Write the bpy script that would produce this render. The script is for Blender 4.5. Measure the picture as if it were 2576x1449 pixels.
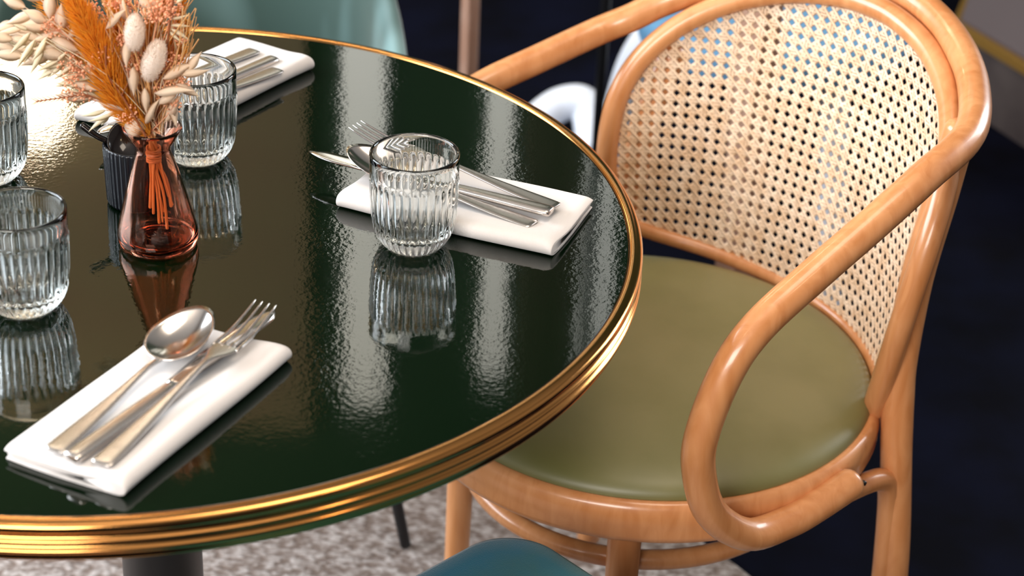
import bpy, bmesh, math, random
from mathutils import Vector, Matrix
from math import sin, cos, pi, radians, hypot

for o in list(bpy.data.objects):
    bpy.data.objects.remove(o, do_unlink=True)
S = bpy.context.scene
COL = S.collection

# ------------------------------------------------------------------ camera
cam_d = bpy.data.cameras.new('camera')
cam = bpy.data.objects.new('camera', cam_d)
COL.objects.link(cam)
S.camera = cam
PITCH, ROLL = 0.5153402, 0.0423270
c_, s_ = cos(ROLL), sin(ROLL)
rt = Vector((1, 0, 0)); up = Vector((0, sin(PITCH), cos(PITCH))); fw = Vector((0, cos(PITCH), -sin(PITCH)))
R_ = c_ * rt + s_ * up
U_ = -s_ * rt + c_ * up
m = Matrix((R_, U_, -fw)).transposed().to_4x4()
m.translation = Vector((0.3378759, -1.5426405, 1.5616630))
cam.matrix_world = m
cam_d.sensor_fit = 'HORIZONTAL'
cam_d.sensor_width = 36.0
cam_d.lens = 5000.0 / 2576 * 36.0
cam_d.clip_start = 0.05
cam_d.dof.use_dof = True
cam_d.dof.focus_distance = 1.77
cam_d.dof.aperture_fstop = 5.6

# ------------------------------------------------------------------ world, exposure, lights
w = bpy.data.worlds.new('world'); S.world = w; w.use_nodes = True
w.node_tree.nodes['Background'].inputs[0].default_value = (0.75, 0.85, 1.0, 1)
w.node_tree.nodes['Background'].inputs[1].default_value = 0.035
S.view_settings.view_transform = 'Standard'
S.view_settings.look = 'None'
S.view_settings.gamma = 1.0
S.view_settings.use_curve_mapping = False
S.view_settings.exposure = 0.3
cy = S.cycles
cy.use_denoising = True
cy.max_bounces = 14; cy.transmission_bounces = 12; cy.glossy_bounces = 6; cy.diffuse_bounces = 4
cy.transparent_max_bounces = 12
cy.caustics_reflective = False; cy.caustics_refractive = True
cy.blur_glossy = 0.5
cy.sample_clamp_indirect = 6.0

def area(name, loc, target, sx, sy, power, col):
    d = bpy.data.lights.new(name, 'AREA'); d.shape = 'RECTANGLE'; d.size = sx; d.size_y = sy
    d.energy = power; d.color = col
    o = bpy.data.objects.new(name, d); COL.objects.link(o)
    o.location = loc
    o.rotation_euler = (Vector(target) - Vector(loc)).to_track_quat('-Z', 'Y').to_euler()
    return o
area('window_daylight', (-2.45, 0.35, 1.9), (0.2, 0.1, 0.7), 2.4, 1.7, 160, (0.86, 0.93, 1.0))
area('rear_window_daylight', (-0.9, -3.4, 2.5), (0.4, 0.0, 0.7), 2.0, 1.3, 135, (1.0, 0.95, 0.9))
area('right_window_daylight', (3.4, 2.3, 1.7), (0.5, 0.1, 0.8), 1.2, 1.6, 60, (0.9, 0.95, 1.0))
area('ceiling_bounce_fill', (0.3, -0.9, 2.55), (0.3, -0.7, 3.4), 1.6, 0.5, 50, (1.0, 0.93, 0.85))  # added fill aimed at the ceiling, its bounce lightens the glass rims
area('ceiling_panel_light', (0.75, -0.1, 3.1), (0.4, 0.1, 0.7), 0.9, 0.9, 16, (1.0, 0.84, 0.68))

# ------------------------------------------------------------------ helpers
def mat(name, col=(0.8, 0.8, 0.8), rough=0.5, metal=0.0, **kw):
    M = bpy.data.materials.new(name); M.use_nodes = True
    b = M.node_tree.nodes['Principled BSDF']
    b.inputs['Base Color'].default_value = (*col, 1)
    b.inputs['Roughness'].default_value = rough
    b.inputs['Metallic'].default_value = metal
    for k, v in kw.items():
        b.inputs[k.replace('_', ' ')].default_value = v
    return M

def N(M, t, **kw):
    n = M.node_tree.nodes.new(t)
    for k, v in kw.items():
        if k in n.inputs: n.inputs[k].default_value = v
        else: setattr(n, k, v)
    return n
def L(M, a, b): M.node_tree.links.new(a, b)
def P(M): return M.node_tree.nodes['Principled BSDF']
def coords(M, scale=(1, 1, 1)):
    tc = N(M, 'ShaderNodeTexCoord'); mp = N(M, 'ShaderNodeMapping')
    mp.inputs['Scale'].default_value = scale
    L(M, tc.outputs['Object'], mp.inputs['Vector'])
    return mp.outputs['Vector']
def noise_color(M, c1, c2, scale, stretch=(1, 1, 1), detail=4, lo=0.35, hi=0.65):
    v = coords(M, stretch)
    n = N(M, 'ShaderNodeTexNoise', Scale=scale, Detail=detail); L(M, v, n.inputs['Vector'])
    r = N(M, 'ShaderNodeValToRGB'); r.color_ramp.elements[0].color = (*c1, 1); r.color_ramp.elements[1].color = (*c2, 1)
    r.color_ramp.elements[0].position = lo; r.color_ramp.elements[1].position = hi
    L(M, n.outputs[0], r.inputs[0]); L(M, r.outputs[0], P(M).inputs['Base Color'])
    return n
def noise_bump(M, scale, strength, dist, stretch=(1, 1, 1), detail=2):
    v = coords(M, stretch)
    n = N(M, 'ShaderNodeTexNoise', Scale=scale, Detail=detail); L(M, v, n.inputs['Vector'])
    b = N(M, 'ShaderNodeBump', Strength=strength, Distance=dist)
    L(M, n.outputs[0], b.inputs['Height']); L(M, b.outputs[0], P(M).inputs['Normal'])
    return n, b

def mesh_obj(name, verts, faces, material, parent=None, smooth=True, origin=None):
    """verts are in the parent's own space (world space when there is no parent)"""
    me = bpy.data.meshes.new(name)
    if parent is None and origin is not None:
        ox, oy, oz = origin
        verts = [(x - ox, y - oy, z - oz) for x, y, z in verts]
    me.from_pydata([tuple(v) for v in verts], [], faces)
    me.update()
    if smooth:
        me.polygons.foreach_set('use_smooth', [True] * len(me.polygons))
    if material: me.materials.append(material)
    o = bpy.data.objects.new(name, me); COL.objects.link(o)
    if parent: o.parent = parent
    elif origin is not None: o.location = origin
    return o

def tag(o, label=None, cat=None, group=None, kind=None):
    if label: o['label'] = label
    if cat: o['category'] = cat
    if group: o['group'] = group
    if kind: o['kind'] = kind
    return o
def thing(name, label, cat, loc=(0, 0, 0), rz=0.0, group=None):
    o = bpy.data.objects.new(name, None); COL.objects.link(o)
    o.empty_display_size = 0.05
    o.location = loc; o.rotation_euler = (0, 0, rz)
    return tag(o, label, cat, group)
def dup(root, loc, rz, label, name=None):
    r = root.copy(); COL.objects.link(r); r.location = loc; r.rotation_euler = (0, 0, rz); r['label'] = label
    for ch in list(root.children):
        c = ch.copy(); COL.objects.link(c); c.parent = r
        for g in ch.children:
            d = g.copy(); COL.objects.link(d); d.parent = c
    return r

def cat_rom(pts, n=8):
    """smooth curve through the points (each a tuple of floats)"""
    out = []
    P_ = [pts[0]] + list(pts) + [pts[-1]]
    for i in range(1, len(P_) - 2):
        a, b, c, d = P_[i - 1], P_[i], P_[i + 1], P_[i + 2]
        for k in range(n):
            t = k / n
            out.append(tuple(0.5 * ((2 * b[j]) + (-a[j] + c[j]) * t + (2 * a[j] - 5 * b[j] + 4 * c[j] - d[j]) * t * t
                                    + (-a[j] + 3 * b[j] - 3 * c[j] + d[j]) * t ** 3) for j in range(len(b))))
    out.append(tuple(pts[-1]))
    return out

def tube_geo(pts, rad, seg=12, caps=True, flat=1.0, closed=False):
    """sweep a round (or flattened) section; rad is a number or a list"""
    P_ = [Vector(p[:3]) for p in pts]
    n = len(P_)
    rad = [rad] * n if not isinstance(rad, (list, tuple)) else rad
    verts, faces = [], []
    prev = None
    for i in range(n):
        if closed: t = P_[(i + 1) % n] - P_[i - 1]
        else: t = P_[min(i + 1, n - 1)] - P_[max(i - 1, 0)]
        t.normalize()
        if prev is None:
            a = Vector((0, 0, 1)) if abs(t.z) < 0.9 else Vector((1, 0, 0))
            nn = (a - t * a.dot(t)).normalized()
        else:
            nn = (prev - t * prev.dot(t)).normalized()
        prev = nn
        b = t.cross(nn)
        for k in range(seg):
            an = 2 * pi * k / seg
            verts.append(P_[i] + nn * cos(an) * rad[i] * flat + b * sin(an) * rad[i])
    m_ = n if closed else n - 1
    for i in range(m_):
        for k in range(seg):
            k2 = (k + 1) % seg; i2 = (i + 1) % n
            faces.append((i * seg + k, i * seg + k2, i2 * seg + k2, i2 * seg + k))
    if caps and not closed:
        for base, pt, sgn in ((0, P_[0], -1), ((n - 1) * seg, P_[-1], 1)):
            t = (P_[1] - P_[0]).normalized() if sgn < 0 else (P_[-1] - P_[-2]).normalized()
            r0 = rad[0] if sgn < 0 else rad[-1]
            # domed end
            ring_prev = base
            for f_, h in ((0.8, 0.32), (0.45, 0.5)):
                st = len(verts)
                for k in range(seg):
                    v = Vector(verts[base + k]); verts.append(pt + (v - pt) * f_ + t * sgn * r0 * h)
                for k in range(seg):
                    k2 = (k + 1) % seg
                    q = (ring_prev + k, ring_prev + k2, st + k2, st + k)
                    faces.append(q if sgn > 0 else q[::-1])
                ring_prev = st
            c = len(verts); verts.append(pt + t * sgn * r0 * 0.56)
            for k in range(seg):
                k2 = (k + 1) % seg
                q = (ring_prev + k, ring_prev + k2, c)
                faces.append(q if sgn > 0 else q[::-1])
    return verts, faces

def merge(*geos):
    V_, F_ = [], []
    for v, f in geos:
        o = len(V_); V_ += list(v); F_ += [tuple(i + o for i in q) for q in f]
    return V_, F_

def lathe_geo(prof, seg=64, rfun=None, c=(0, 0, 0)):
    """prof: (r, z) list; rfun(r, z, angle, index) -> r"""
    V_, F_ = [], []
    idx = []
    for i, (r, z) in enumerate(prof):
        if r < 1e-6:
            idx.append([len(V_)] * seg); V_.append((c[0], c[1], c[2] + z))
        else:
            row = []
            for k in range(seg):
                a = 2 * pi * k / seg
                rr = rfun(r, z, a, i) if rfun else r
                row.append(len(V_)); V_.append((c[0] + rr * cos(a), c[1] + rr * sin(a), c[2] + z))
            idx.append(row)
    for i in range(len(prof) - 1):
        for k in range(seg):
            k2 = (k + 1) % seg
            q = [idx[i][k], idx[i][k2], idx[i + 1][k2], idx[i + 1][k]]
            q2 = []
            for x in q:
                if x not in q2: q2.append(x)
            if len(q2) > 2: F_.append(tuple(q2))
    return V_, F_

def box_geo(x0, x1, y0, y1, z0, z1):
    v = [(x, y, z) for x in (x0, x1) for y in (y0, y1) for z in (z0, z1)]
    f = [(0, 1, 3, 2), (4, 6, 7, 5), (0, 4, 5, 1), (2, 3, 7, 6), (0, 2, 6, 4), (1, 5, 7, 3)]
    return v, f

def superell(cx, cy, a, b, n, seg, rot=0.0):
    out = []
    for k in range(seg):
        t = 2 * pi * k / seg
        ct, st = cos(t), sin(t)
        x = a * abs(ct) ** (2 / n) * (1 if ct >= 0 else -1); y = b * abs(st) ** (2 / n) * (1 if st >= 0 else -1)
        out.append((cx + x * cos(rot) - y * sin(rot), cy + x * sin(rot) + y * cos(rot)))
    return out

# ------------------------------------------------------------------ materials
M_floor = mat('dark navy carpet floor', (0.003, 0.004, 0.014), 0.95, Specular_IOR_Level=0.08)
noise_color(M_floor, (0.0005, 0.0006, 0.0028), (0.0016, 0.0024, 0.010), 6)
M_rug = mat('woven oatmeal rug', (0.4, 0.36, 0.33), 0.95, Specular_IOR_Level=0.1)
def rug_nodes(M):
    v = coords(M, (1, 1, 1))
    n1 = N(M, 'ShaderNodeTexNoise', Scale=70, Detail=5); L(M, v, n1.inputs['Vector'])
    v2 = coords(M, (1, 2.2, 1))
    vo = N(M, 'ShaderNodeTexVoronoi', Scale=85); L(M, v2, vo.inputs['Vector'])
    mx = N(M, 'ShaderNodeMath', operation='MULTIPLY_ADD'); mx.inputs[1].default_value = 0.45
    L(M, vo.outputs['Distance'], mx.inputs[0]); L(M, n1.outputs[0], mx.inputs[2])
    r = N(M, 'ShaderNodeValToRGB')
    r.color_ramp.elements[0].color = (0.50, 0.44, 0.41, 1); r.color_ramp.elements[0].position = 0.52
    r.color_ramp.elements[1].color = (0.20, 0.15, 0.125, 1); r.color_ramp.elements[1].position = 0.86
    L(M, mx.outputs[0], r.inputs[0]); L(M, r.outputs[0], P(M).inputs['Base Color'])
    b = N(M, 'ShaderNodeBump', Strength=1.0, Distance=0.006); b.invert = True
    L(M, mx.outputs[0], b.inputs['Height']); L(M, b.outputs[0], P(M).inputs['Normal'])
rug_nodes(M_rug)
M_wall = mat('brown plaster', (0.20, 0.15, 0.085), 0.9)
M_walld = mat('dark green plaster', (0.012, 0.03, 0.014), 0.9)
M_ceil = mat('warm grey ceiling', (0.30, 0.28, 0.26), 0.9)
M_curt = mat('taupe curtain', (0.13, 0.115, 0.08), 0.9)
def emis(name, col, st):
    M = mat(name, col, 0.5)
    P(M).inputs['Emission Color'].default_value = (*col, 1); P(M).inputs['Emission Strength'].default_value = st
    return M
M_pane = emis('daylit frosted pane', (0.95, 0.97, 0.9), 0.95)
M_globe = emis('lit opal globe', (1.0, 0.80, 0.55), 16)
M_globe2 = emis('lit small globe', (1.0, 0.72, 0.42), 22)

M_top = mat('dark green lacquer', (0.0006, 0.0042, 0.0011), 0.045, Specular_IOR_Level=0.62)
def top_nodes(M):
    v = coords(M, (1, 1, 1))
    n1 = N(M, 'ShaderNodeTexNoise', Scale=210, Detail=2.5, Roughness=0.55); L(M, v, n1.inputs['Vector'])
    n2 = N(M, 'ShaderNodeTexNoise', Scale=26, Detail=1.0); L(M, v, n2.inputs['Vector'])
    n3 = N(M, 'ShaderNodeTexNoise', Scale=7, Detail=1.0); L(M, v, n3.inputs['Vector'])
    r3 = N(M, 'ShaderNodeMapRange'); r3.inputs['From Min'].default_value = 0.35; r3.inputs['From Max'].default_value = 0.65
    r3.inputs['To Min'].default_value = 0.25; r3.inputs['To Max'].default_value = 1.0
    L(M, n3.outputs[0], r3.inputs['Value'])
    b1 = N(M, 'ShaderNodeBump', Distance=0.00009)
    L(M, r3.outputs[0], b1.inputs['Strength'])
    L(M, n1.outputs[0], b1.inputs['Height'])
    b2 = N(M, 'ShaderNodeBump', Strength=0.25, Distance=0.00025)
    L(M, n2.outputs[0], b2.inputs['Height']); L(M, b1.outputs[0], b2.inputs['Normal'])
    L(M, b2.outputs[0], P(M).inputs['Normal'])
top_nodes(M_top)
M_brass = mat('warm polished brass', (0.66, 0.31, 0.095), 0.15, 1.0)
M_black = mat('black metal', (0.008, 0.008, 0.009), 0.35)

def wood(name, c1, c2, rough=0.33):
    M = mat(name, c1, rough, Coat_Weight=0.35, Coat_Roughness=0.12)
    v = coords(M, (1, 1, 0.22))
    n0 = N(M, 'ShaderNodeTexNoise', Scale=9, Detail=3); L(M, v, n0.inputs['Vector'])
    wv = N(M, 'ShaderNodeTexNoise', Scale=55, Detail=6, Distortion=1.2); L(M, v, wv.inputs['Vector'])
    mx = N(M, 'ShaderNodeMath', operation='ADD'); L(M, n0.outputs[0], mx.inputs[0]); L(M, wv.outputs[0], mx.inputs[1])
    r = N(M, 'ShaderNodeValToRGB'); r.color_ramp.elements[0].color = (*c2, 1); r.color_ramp.elements[1].color = (*c1, 1)
    r.color_ramp.elements[0].position = 0.38; r.color_ramp.elements[1].position = 0.60
    md = N(M, 'ShaderNodeMath', operation='MULTIPLY'); md.inputs[1].default_value = 0.5
    L(M, mx.outputs[0], md.inputs[0]); L(M, md.outputs[0], r.inputs[0]); L(M, r.outputs[0], P(M).inputs['Base Color'])
    return M
M_wood = wood('honey beech wood', (0.64, 0.285, 0.115), (0.50, 0.19, 0.062))
M_wood2 = wood('brown post wood', (0.42, 0.26, 0.19), (0.32, 0.16, 0.10), 0.5)
M_cane = mat('pale rattan cane', (0.84, 0.62, 0.43), 0.5)
noise_color(M_cane, (0.76, 0.52, 0.33), (0.90, 0.70, 0.52), 60, (1, 1, 1))
M_cush = mat('olive green leather', (0.12, 0.125, 0.035), 0.5, Coat_Weight=0.5, Coat_Roughness=0.42)
noise_bump(M_cush, 420, 0.10, 0.0006)
noise_color(M_cush, (0.135, 0.128, 0.036), (0.19, 0.172, 0.066), 7)
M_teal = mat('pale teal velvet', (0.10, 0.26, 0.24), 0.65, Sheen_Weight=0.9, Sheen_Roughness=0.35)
noise_color(M_teal, (0.030, 0.065, 0.055), (0.34, 0.55, 0.56), 2.0, (2.5, 1, 0.6), 3, 0.42, 0.62)  # contrasty noise puts highlight and shade patches into the velvet colour
M_teal2 = mat('deep teal velvet', (0.01, 0.12, 0.15), 0.8, Sheen_Weight=0.25, Sheen_Roughness=0.4, Specular_IOR_Level=0.2)
noise_color(M_teal2, (0.004, 0.10, 0.16), (0.030, 0.10, 0.075), 5.5, (1, 1, 1), 5, 0.42, 0.6)
noise_bump(M_teal2, 900, 0.35, 0.0012, (1, 1, 0.3))
M_blue = mat('pale blue velvet', (0.12, 0.30, 0.50), 0.8)
M_white = mat('white lacquer', (0.80, 0.84, 0.93), 0.4)

M_linen = mat('white linen', (0.70, 0.655, 0.63), 0.9, Sheen_Weight=0.25)
def linen_nodes(M):
    v = coords(M, (1, 1, 1))
    wv = N(M, 'ShaderNodeTexWave', Scale=330, Distortion=0.3); wv.bands_direction = 'X'
    L(M, v, wv.inputs['Vector'])
    b = N(M, 'ShaderNodeBump', Strength=0.18, Distance=0.0004); L(M, wv.outputs['Fac'], b.inputs['Height'])
    L(M, b.outputs[0], P(M).inputs['Normal'])
linen_nodes(M_linen)
M_steel = mat('polished steel', (0.72, 0.68, 0.65), 0.16, 1.0)
M_steelb = mat('brushed steel', (0.66, 0.62, 0.59), 0.26, 1.0)
def glass(name, col, rough=0.0, ior=1.5):
    M = bpy.data.materials.new(name); M.use_nodes = True
    nt = M.node_tree; nt.nodes.remove(nt.nodes['Principled BSDF'])
    g = nt.nodes.new('ShaderNodeBsdfGlass'); g.inputs['Color'].default_value = (*col, 1)
    g.inputs['Roughness'].default_value = rough; g.inputs['IOR'].default_value = ior
    nt.links.new(g.outputs[0], nt.nodes['Material Output'].inputs['Surface'])
    return M
M_glass = glass('clear pressed glass', (0.985, 0.995, 0.99))
M_amber = glass('rose amber glass', (0.965, 0.75, 0.66), 0.0, 1.48)
M_water = glass('tinted water', (0.95, 0.55, 0.3), 0.0, 1.33)
M_pot = mat('black ribbed stoneware', (0.003, 0.0035, 0.006), 0.32, Specular_IOR_Level=0.3)
M_potin = mat('black gloss spoon', (0.006, 0.004, 0.004), 0.12)
def plant(name, c, tr=0.35, rough=0.75):
    M = mat(name, c, rough)
    nt = M.node_tree
    t = nt.nodes.new('ShaderNodeBsdfTranslucent'); t.inputs[0].default_value = (*c, 1)
    mx = nt.nodes.new('ShaderNodeMixShader'); mx.inputs[0].default_value = tr
    nt.links.new(P(M).outputs[0], mx.inputs[1]); nt.links.new(t.outputs[0], mx.inputs[2])
    nt.links.new(mx.outputs[0], nt.nodes['Material Output'].inputs['Surface'])
    return M
M_stem = plant('straw stem', (0.85, 0.50, 0.20), 0.25)
M_leaf = plant('bleached leaf', (0.96, 0.82, 0.66), 0.6)
M_oat = plant('cream oat husk', (0.93, 0.84, 0.64), 0.5)
M_berry = plant('salmon seed', (0.97, 0.56, 0.34), 0.45)
M_plume = plant('orange plume', (1.0, 0.56, 0.07), 0.6)
M_plumed = plant('ochre plume', (0.98, 0.58, 0.10), 0.55)
M_bunny = plant('cream bunny tail', (0.97, 0.86, 0.76), 0.4, 0.95)
M_twig = plant('rust twig', (0.30, 0.09, 0.03), 0.1)
M_raffia = plant('raffia', (0.75, 0.42, 0.20), 0.2)

# ------------------------------------------------------------------ the room
def quad_obj(name, vs, m_, kind='structure'):
    return tag(mesh_obj(name, vs, [tuple(range(len(vs)))], m_, smooth=False), kind=kind)
tag(mesh_obj('floor', *box_geo(-2.6, 4.2, -3.6, 3.06, -0.1, 0.0), M_floor, smooth=False), kind='structure')
tag(mesh_obj('ceiling', *box_geo(-2.6, 4.2, -3.6, 3.06, 3.4, 3.5), M_ceil, smooth=False), kind='structure')
tag(mesh_obj('wall_far', *box_geo(-2.6, 4.2, 3.06, 3.16, 0, 3.4), M_walld, smooth=False), kind='structure')
tag(mesh_obj('wall_left', *merge(box_geo(-2.62, -2.52, -3.6, 3.06, 0, 0.9), box_geo(-2.62, -2.52, -3.6, 3.06, 2.85, 3.4),
     box_geo(-2.62, -2.52, -3.6, -1.0, 0.9, 2.85), box_geo(-2.62, -2.52, 1.75, 3.06, 0.9, 2.85)), M_ceil, smooth=False), kind='structure')
tag(mesh_obj('wall_right', *box_geo(4.2, 4.3, -3.6, 3.06, 0, 3.4), M_ceil, smooth=False), kind='structure')
# brown plaster panel on the left part of the far wall
tag(mesh_obj('trim_1', *box_geo(-2.5, -0.20, 3.01, 3.06, 0.0, 2.97), M_wall, smooth=False), kind='structure')
# tall narrow lit windows in the far wall
for i, (x0, x1, z0, z1) in enumerate([(-0.108, 0.0, 1.78, 2.88), (0.255, 0.325, 1.88, 2.78), (0.515, 0.60, 1.98, 2.75), (-0.262, -0.212, 1.80, 2.45)]):
    tag(mesh_obj('window_%d' % (i + 1), *box_geo(x0, x1, 3.02, 3.055, z0, z1), M_pane, smooth=False), kind='structure')
def curtain(name, x0, x1, label):
    V_, F_ = [], []
    n = 60
    for i in range(n + 1):
        x = x0 + (x1 - x0) * i / n
        y = 2.975 + 0.022 * sin(i * 0.9) + 0.008 * sin(i * 2.3)
        for k, z in enumerate((0.02, 1.6, 3.36)): V_.append((x, y, z))
    for i in range(n):
        for k in range(2):
            a = i * 3 + k; F_.append((a, a + 3, a + 4, a + 1))
    o = mesh_obj(name, V_, F_, M_curt)
    md = o.modifiers.new('thickness', 'SOLIDIFY'); md.thickness = 0.004
    return tag(o, label, 'curtain')
curtain('curtain', 0.36, 0.50, 'taupe curtain hanging between two lit slots on far wall')
area('wall_fill', (-1.0, 2.3, 3.3), (-0.75, 3.05, 2.3), 1.2, 0.25, 30, (1.0, 0.82, 0.6))  # added lamp, out of view, brightens the brown panel mirrored in the tabletop
def globe(x, y, z, r, m_, label):
    t = thing('pendant_lamp', label, 'lamp', (x, y, z))
    prof = [(0.0, -r)] + [(r * sin(a), -r * cos(a)) for a in [pi * k / 16 for k in range(1, 16)]] + [(0.0, r)]
    mesh_obj('globe_shade', *lathe_geo(prof, 32), m_, t)
    mesh_obj('cord', *tube_geo([(0, 0, r * 0.9), (0, 0, 3.4 - z)], 0.004, 8), M_black, t)
    mesh_obj('cap', *lathe_geo([(0.0, r * 1.16), (r * 0.3, r * 1.16), (r * 0.34, r * 0.92), (0.0, r * 0.92)], 20), M_brass, t)
globe(-0.85, 2.8, 1.92, 0.115, M_globe, 'large warm opal globe lamp hanging near the far wall')
globe(-0.35, -0.95, 2.45, 0.07, M_globe2, 'small warm globe lamp hanging left of the camera')
globe(1.15, -0.75, 2.45, 0.07, M_globe2, 'small warm globe lamp hanging right of the camera')

# timber posts behind the chair
def post(x, y, half, rot, label, name='wooden_post'):
    v = []
    for z in (0, 1.12):
        for k in range(4):
            a = rot + pi / 4 + k * pi / 2
            v.append((half * 1.414 * cos(a), half * 1.414 * sin(a), z))
    f = [(0, 1, 5, 4), (1, 2, 6, 5), (2, 3, 7, 6), (3, 0, 4, 7), (0, 3, 2, 1), (4, 5, 6, 7)]
    o = mesh_obj(name, v, f, M_wood2, smooth=False); o.location = (x, y, 0)
    md = o.modifiers.new('bevel', 'BEVEL'); md.width = 0.003; md.segments = 2
    return tag(o, label, 'post')
post(0.655, 0.95, 0.021, radians(40), 'square brown timber post seen through the cane chair back')
post(0.252, 1.45, 0.0115, radians(40), 'slim pinkish timber post standing beyond the table')
o = mesh_obj('black_pole', *tube_geo([(0, 0, 0), (0.004, -0.02, 3.4)], 0.0085, 12), M_black)
o.location = (0.470, 1.50, 0); tag(o, 'thin black metal pole behind the armrest of the cane chair', 'pole')

# raised platform with brass nosing, right background
def prism(poly, z0, z1):
    n = len(poly)
    v = [(x, y, z0) for x, y in poly] + [(x, y, z1) for x, y in poly]
    f = [tuple(range(n))[::-1], tuple(range(n, 2 * n))] + [(i, (i + 1) % n, n + (i + 1) % n, n + i) for i in range(n)]
    return v, f
K = Vector((1.170, 2.060)); D = Vector((0.43, -0.903)); E_ = Vector((0.30, 0.95))
pl = thing('platform', 'low grey platform with brass edge strip at top right', 'platform', (K.x, K.y, 0))
M_plat = mat('grey carpet platform', (0.085, 0.065, 0.068), 0.9)
M_riser = mat('dark riser', (0.042, 0.030, 0.027), 0.8); noise_color(M_riser, (0.03, 0.02, 0.02), (0.06, 0.045, 0.042), 8)
M_gold = mat('dull brass strip', (0.36, 0.20, 0.045), 0.45, 0.6)
def pf(off0, off1, z0, z1, dn):
    n_ = Vector((D.y, -D.x))
    if n_.x > 0: n_ = -n_
    a = D * off0 + n_ * dn; b = D * off1 + n_ * dn; c = D * off1 - n_ * 0.0 + Vector((1.8, 0.9)); d = E_ * 0.9
    return prism([tuple(a), tuple(b), tuple(c), tuple(d)], z0, z1)
mesh_obj('riser', *pf(0, 1.1, 0.0, 0.135, 0.0), M_riser, pl, False)
mesh_obj('edge_strip', *pf(0, 1.1, 0.135, 0.152, 0.006), M_gold, pl, False)
mesh_obj('deck', *pf(0, 1.1, 0.152, 0.158, -0.012), M_plat, pl, False)

# rug
def rug_geo(R, n=160):
    V_, F_ = [(0, 0, 0.012)], []
    rs = [R * 0.5, R * 0.98, R, R]
    zs = [0.012, 0.012, 0.008, 0.0]
    for j, (r, z) in enumerate(zip(rs, zs)):
        for k in range(n):
            a = 2 * pi * k / n; V_.append((r * cos(a), r * sin(a), z))
    for k in range(n): F_.append((0, 1 + k, 1 + (k + 1) % n))
    for j in range(3):
        for k in range(n):
            a = 1 + j * n + k; b = 1 + j * n + (k + 1) % n; F_.append((a, a + n, b + n, b))
    return V_, F_
tag(mesh_obj('round_rug', *rug_geo(0.815), M_rug), 'round oatmeal woven rug lying under the green table', 'rug')

# ------------------------------------------------------------------ the table
TZ = 0.74
tb = thing('dining_table', 'round table with dark green lacquer top and ribbed brass rim', 'table', (0, 0, 0.012))
tz = TZ - 0.012
mesh_obj('tabletop', *lathe_geo([(0.0, tz), (0.3, tz), (0.4372, tz), (0.4379, tz), (0.4380, tz), (0.4388, tz - 0.0008), (0.4388, tz - 0.0010), (0.4388, tz - 0.028), (0, tz - 0.028)], 200), M_top, tb)
prof = [(0.4385, -0.004), (0.4392, 0.0004), (0.4412, 0.0016), (0.4452, 0.0016), (0.4496, 0.0002), (0.4512, -0.0022), (0.4512, -0.0056),
        (0.4494, -0.0076), (0.4482, -0.0094), (0.4482, -0.0104), (0.4494, -0.0118), (0.4512, -0.0130), (0.4512, -0.0140),
        (0.4494, -0.0154), (0.4482, -0.0168), (0.4482, -0.0182), (0.4494, -0.0196), (0.4512, -0.0210), (0.4512, -0.0222),
        (0.4492, -0.0238), (0.4480, -0.0254), (0.4484, -0.0296), (0.4474, -0.0310), (0.4386, -0.0310), (0.4386, -0.004)]
pf_ = []
for i in range(len(prof) - 1):
    a, b = prof[i], prof[i + 1]
    pf_ += [a, ((a[0] + b[0]) / 2, (a[1] + b[1]) / 2)]
pf_.append(prof[-1])
mesh_obj('brass_rim', *lathe_geo([(r, tz + z) for r, z in pf_], 240), M_brass, tb)
ped = mesh_obj('pedestal', *lathe_geo([(0.0, 0.0), (0.235, 0.0), (0.24, 0.006), (0.235, 0.014), (0.06, 0.03), (0.042, 0.05), (0.0385, 0.08), (0.0385, tz - 0.05),
      (0.06, tz - 0.036), (0.16, tz - 0.0285), (0, tz - 0.0285)], 64, c=(0.010, 0, 0)), M_black, tb)

# ------------------------------------------------------------------ drinking glasses
def make_glass():
    H = 0.0885
    NR = 34
    out = [(0.0, 0.0012), (0.017, 0.0012), (0.0215, 0.0002), (0.0242, 0.0004), (0.0268, 0.0028), (0.0295, 0.0066), (0.0318, 0.0108), (0.0335, 0.0150),
           (0.0348, 0.0200), (0.0357, 0.0255), (0.0364, 0.032), (0.0369, 0.040), (0.0373, 0.048), (0.0376, 0.056), (0.0378, 0.0605),
           (0.03795, 0.0632), (0.0380, 0.0648), (0.03812, 0.0668), (0.03825, 0.0715), (0.0384, 0.078), (0.0386, 0.0845),
           (0.0386, 0.0868), (0.0381, 0.0882), (0.0372, 0.0886), (0.0362, 0.0881), (0.0356, 0.0866)]
    inn = [(0.0354, 0.080), (0.0352, 0.072), (0.03495, 0.066), (0.0345, 0.062), (0.0342, 0.055), (0.0338, 0.046), (0.0333, 0.037), (0.0325, 0.028), (0.0310, 0.0215),
           (0.0285, 0.0165), (0.0245, 0.0130), (0.018, 0.0112), (0.009, 0.0106), (0.0, 0.0105)]
    prof = out + inn
    no = len(out)
    def rf(r, z, a, i):
        if i < no:
            if 0.002 < z < 0.0662:
                k = min(1, (z - 0.002) / 0.006) * min(1, max(0, (0.0660 - z) / 0.0012))
                return r + (0.0017 * abs(cos(a * NR / 2)) ** 0.8 - 0.0009) * k
        else:
            if 0.016 < z < 0.064:
                k = min(1, (z - 0.016) / 0.008) * min(1, max(0, (0.064 - z) / 0.004))
                return r - 0.0007 * abs(cos(a * NR / 2)) * k
        return r
    t = thing('drinking_glass', 'ribbed clear tumbler in front of the right-hand napkin', 'glass', (0, 0, 0), group='ribbed tumblers on the green table')
    mesh_obj('glass_bowl', *lathe_geo(prof, NR * 8, rf), M_glass, t)
    return t
g0 = make_glass()
g0.location = (0.2505, -0.0215, TZ + 0.0003)
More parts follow.
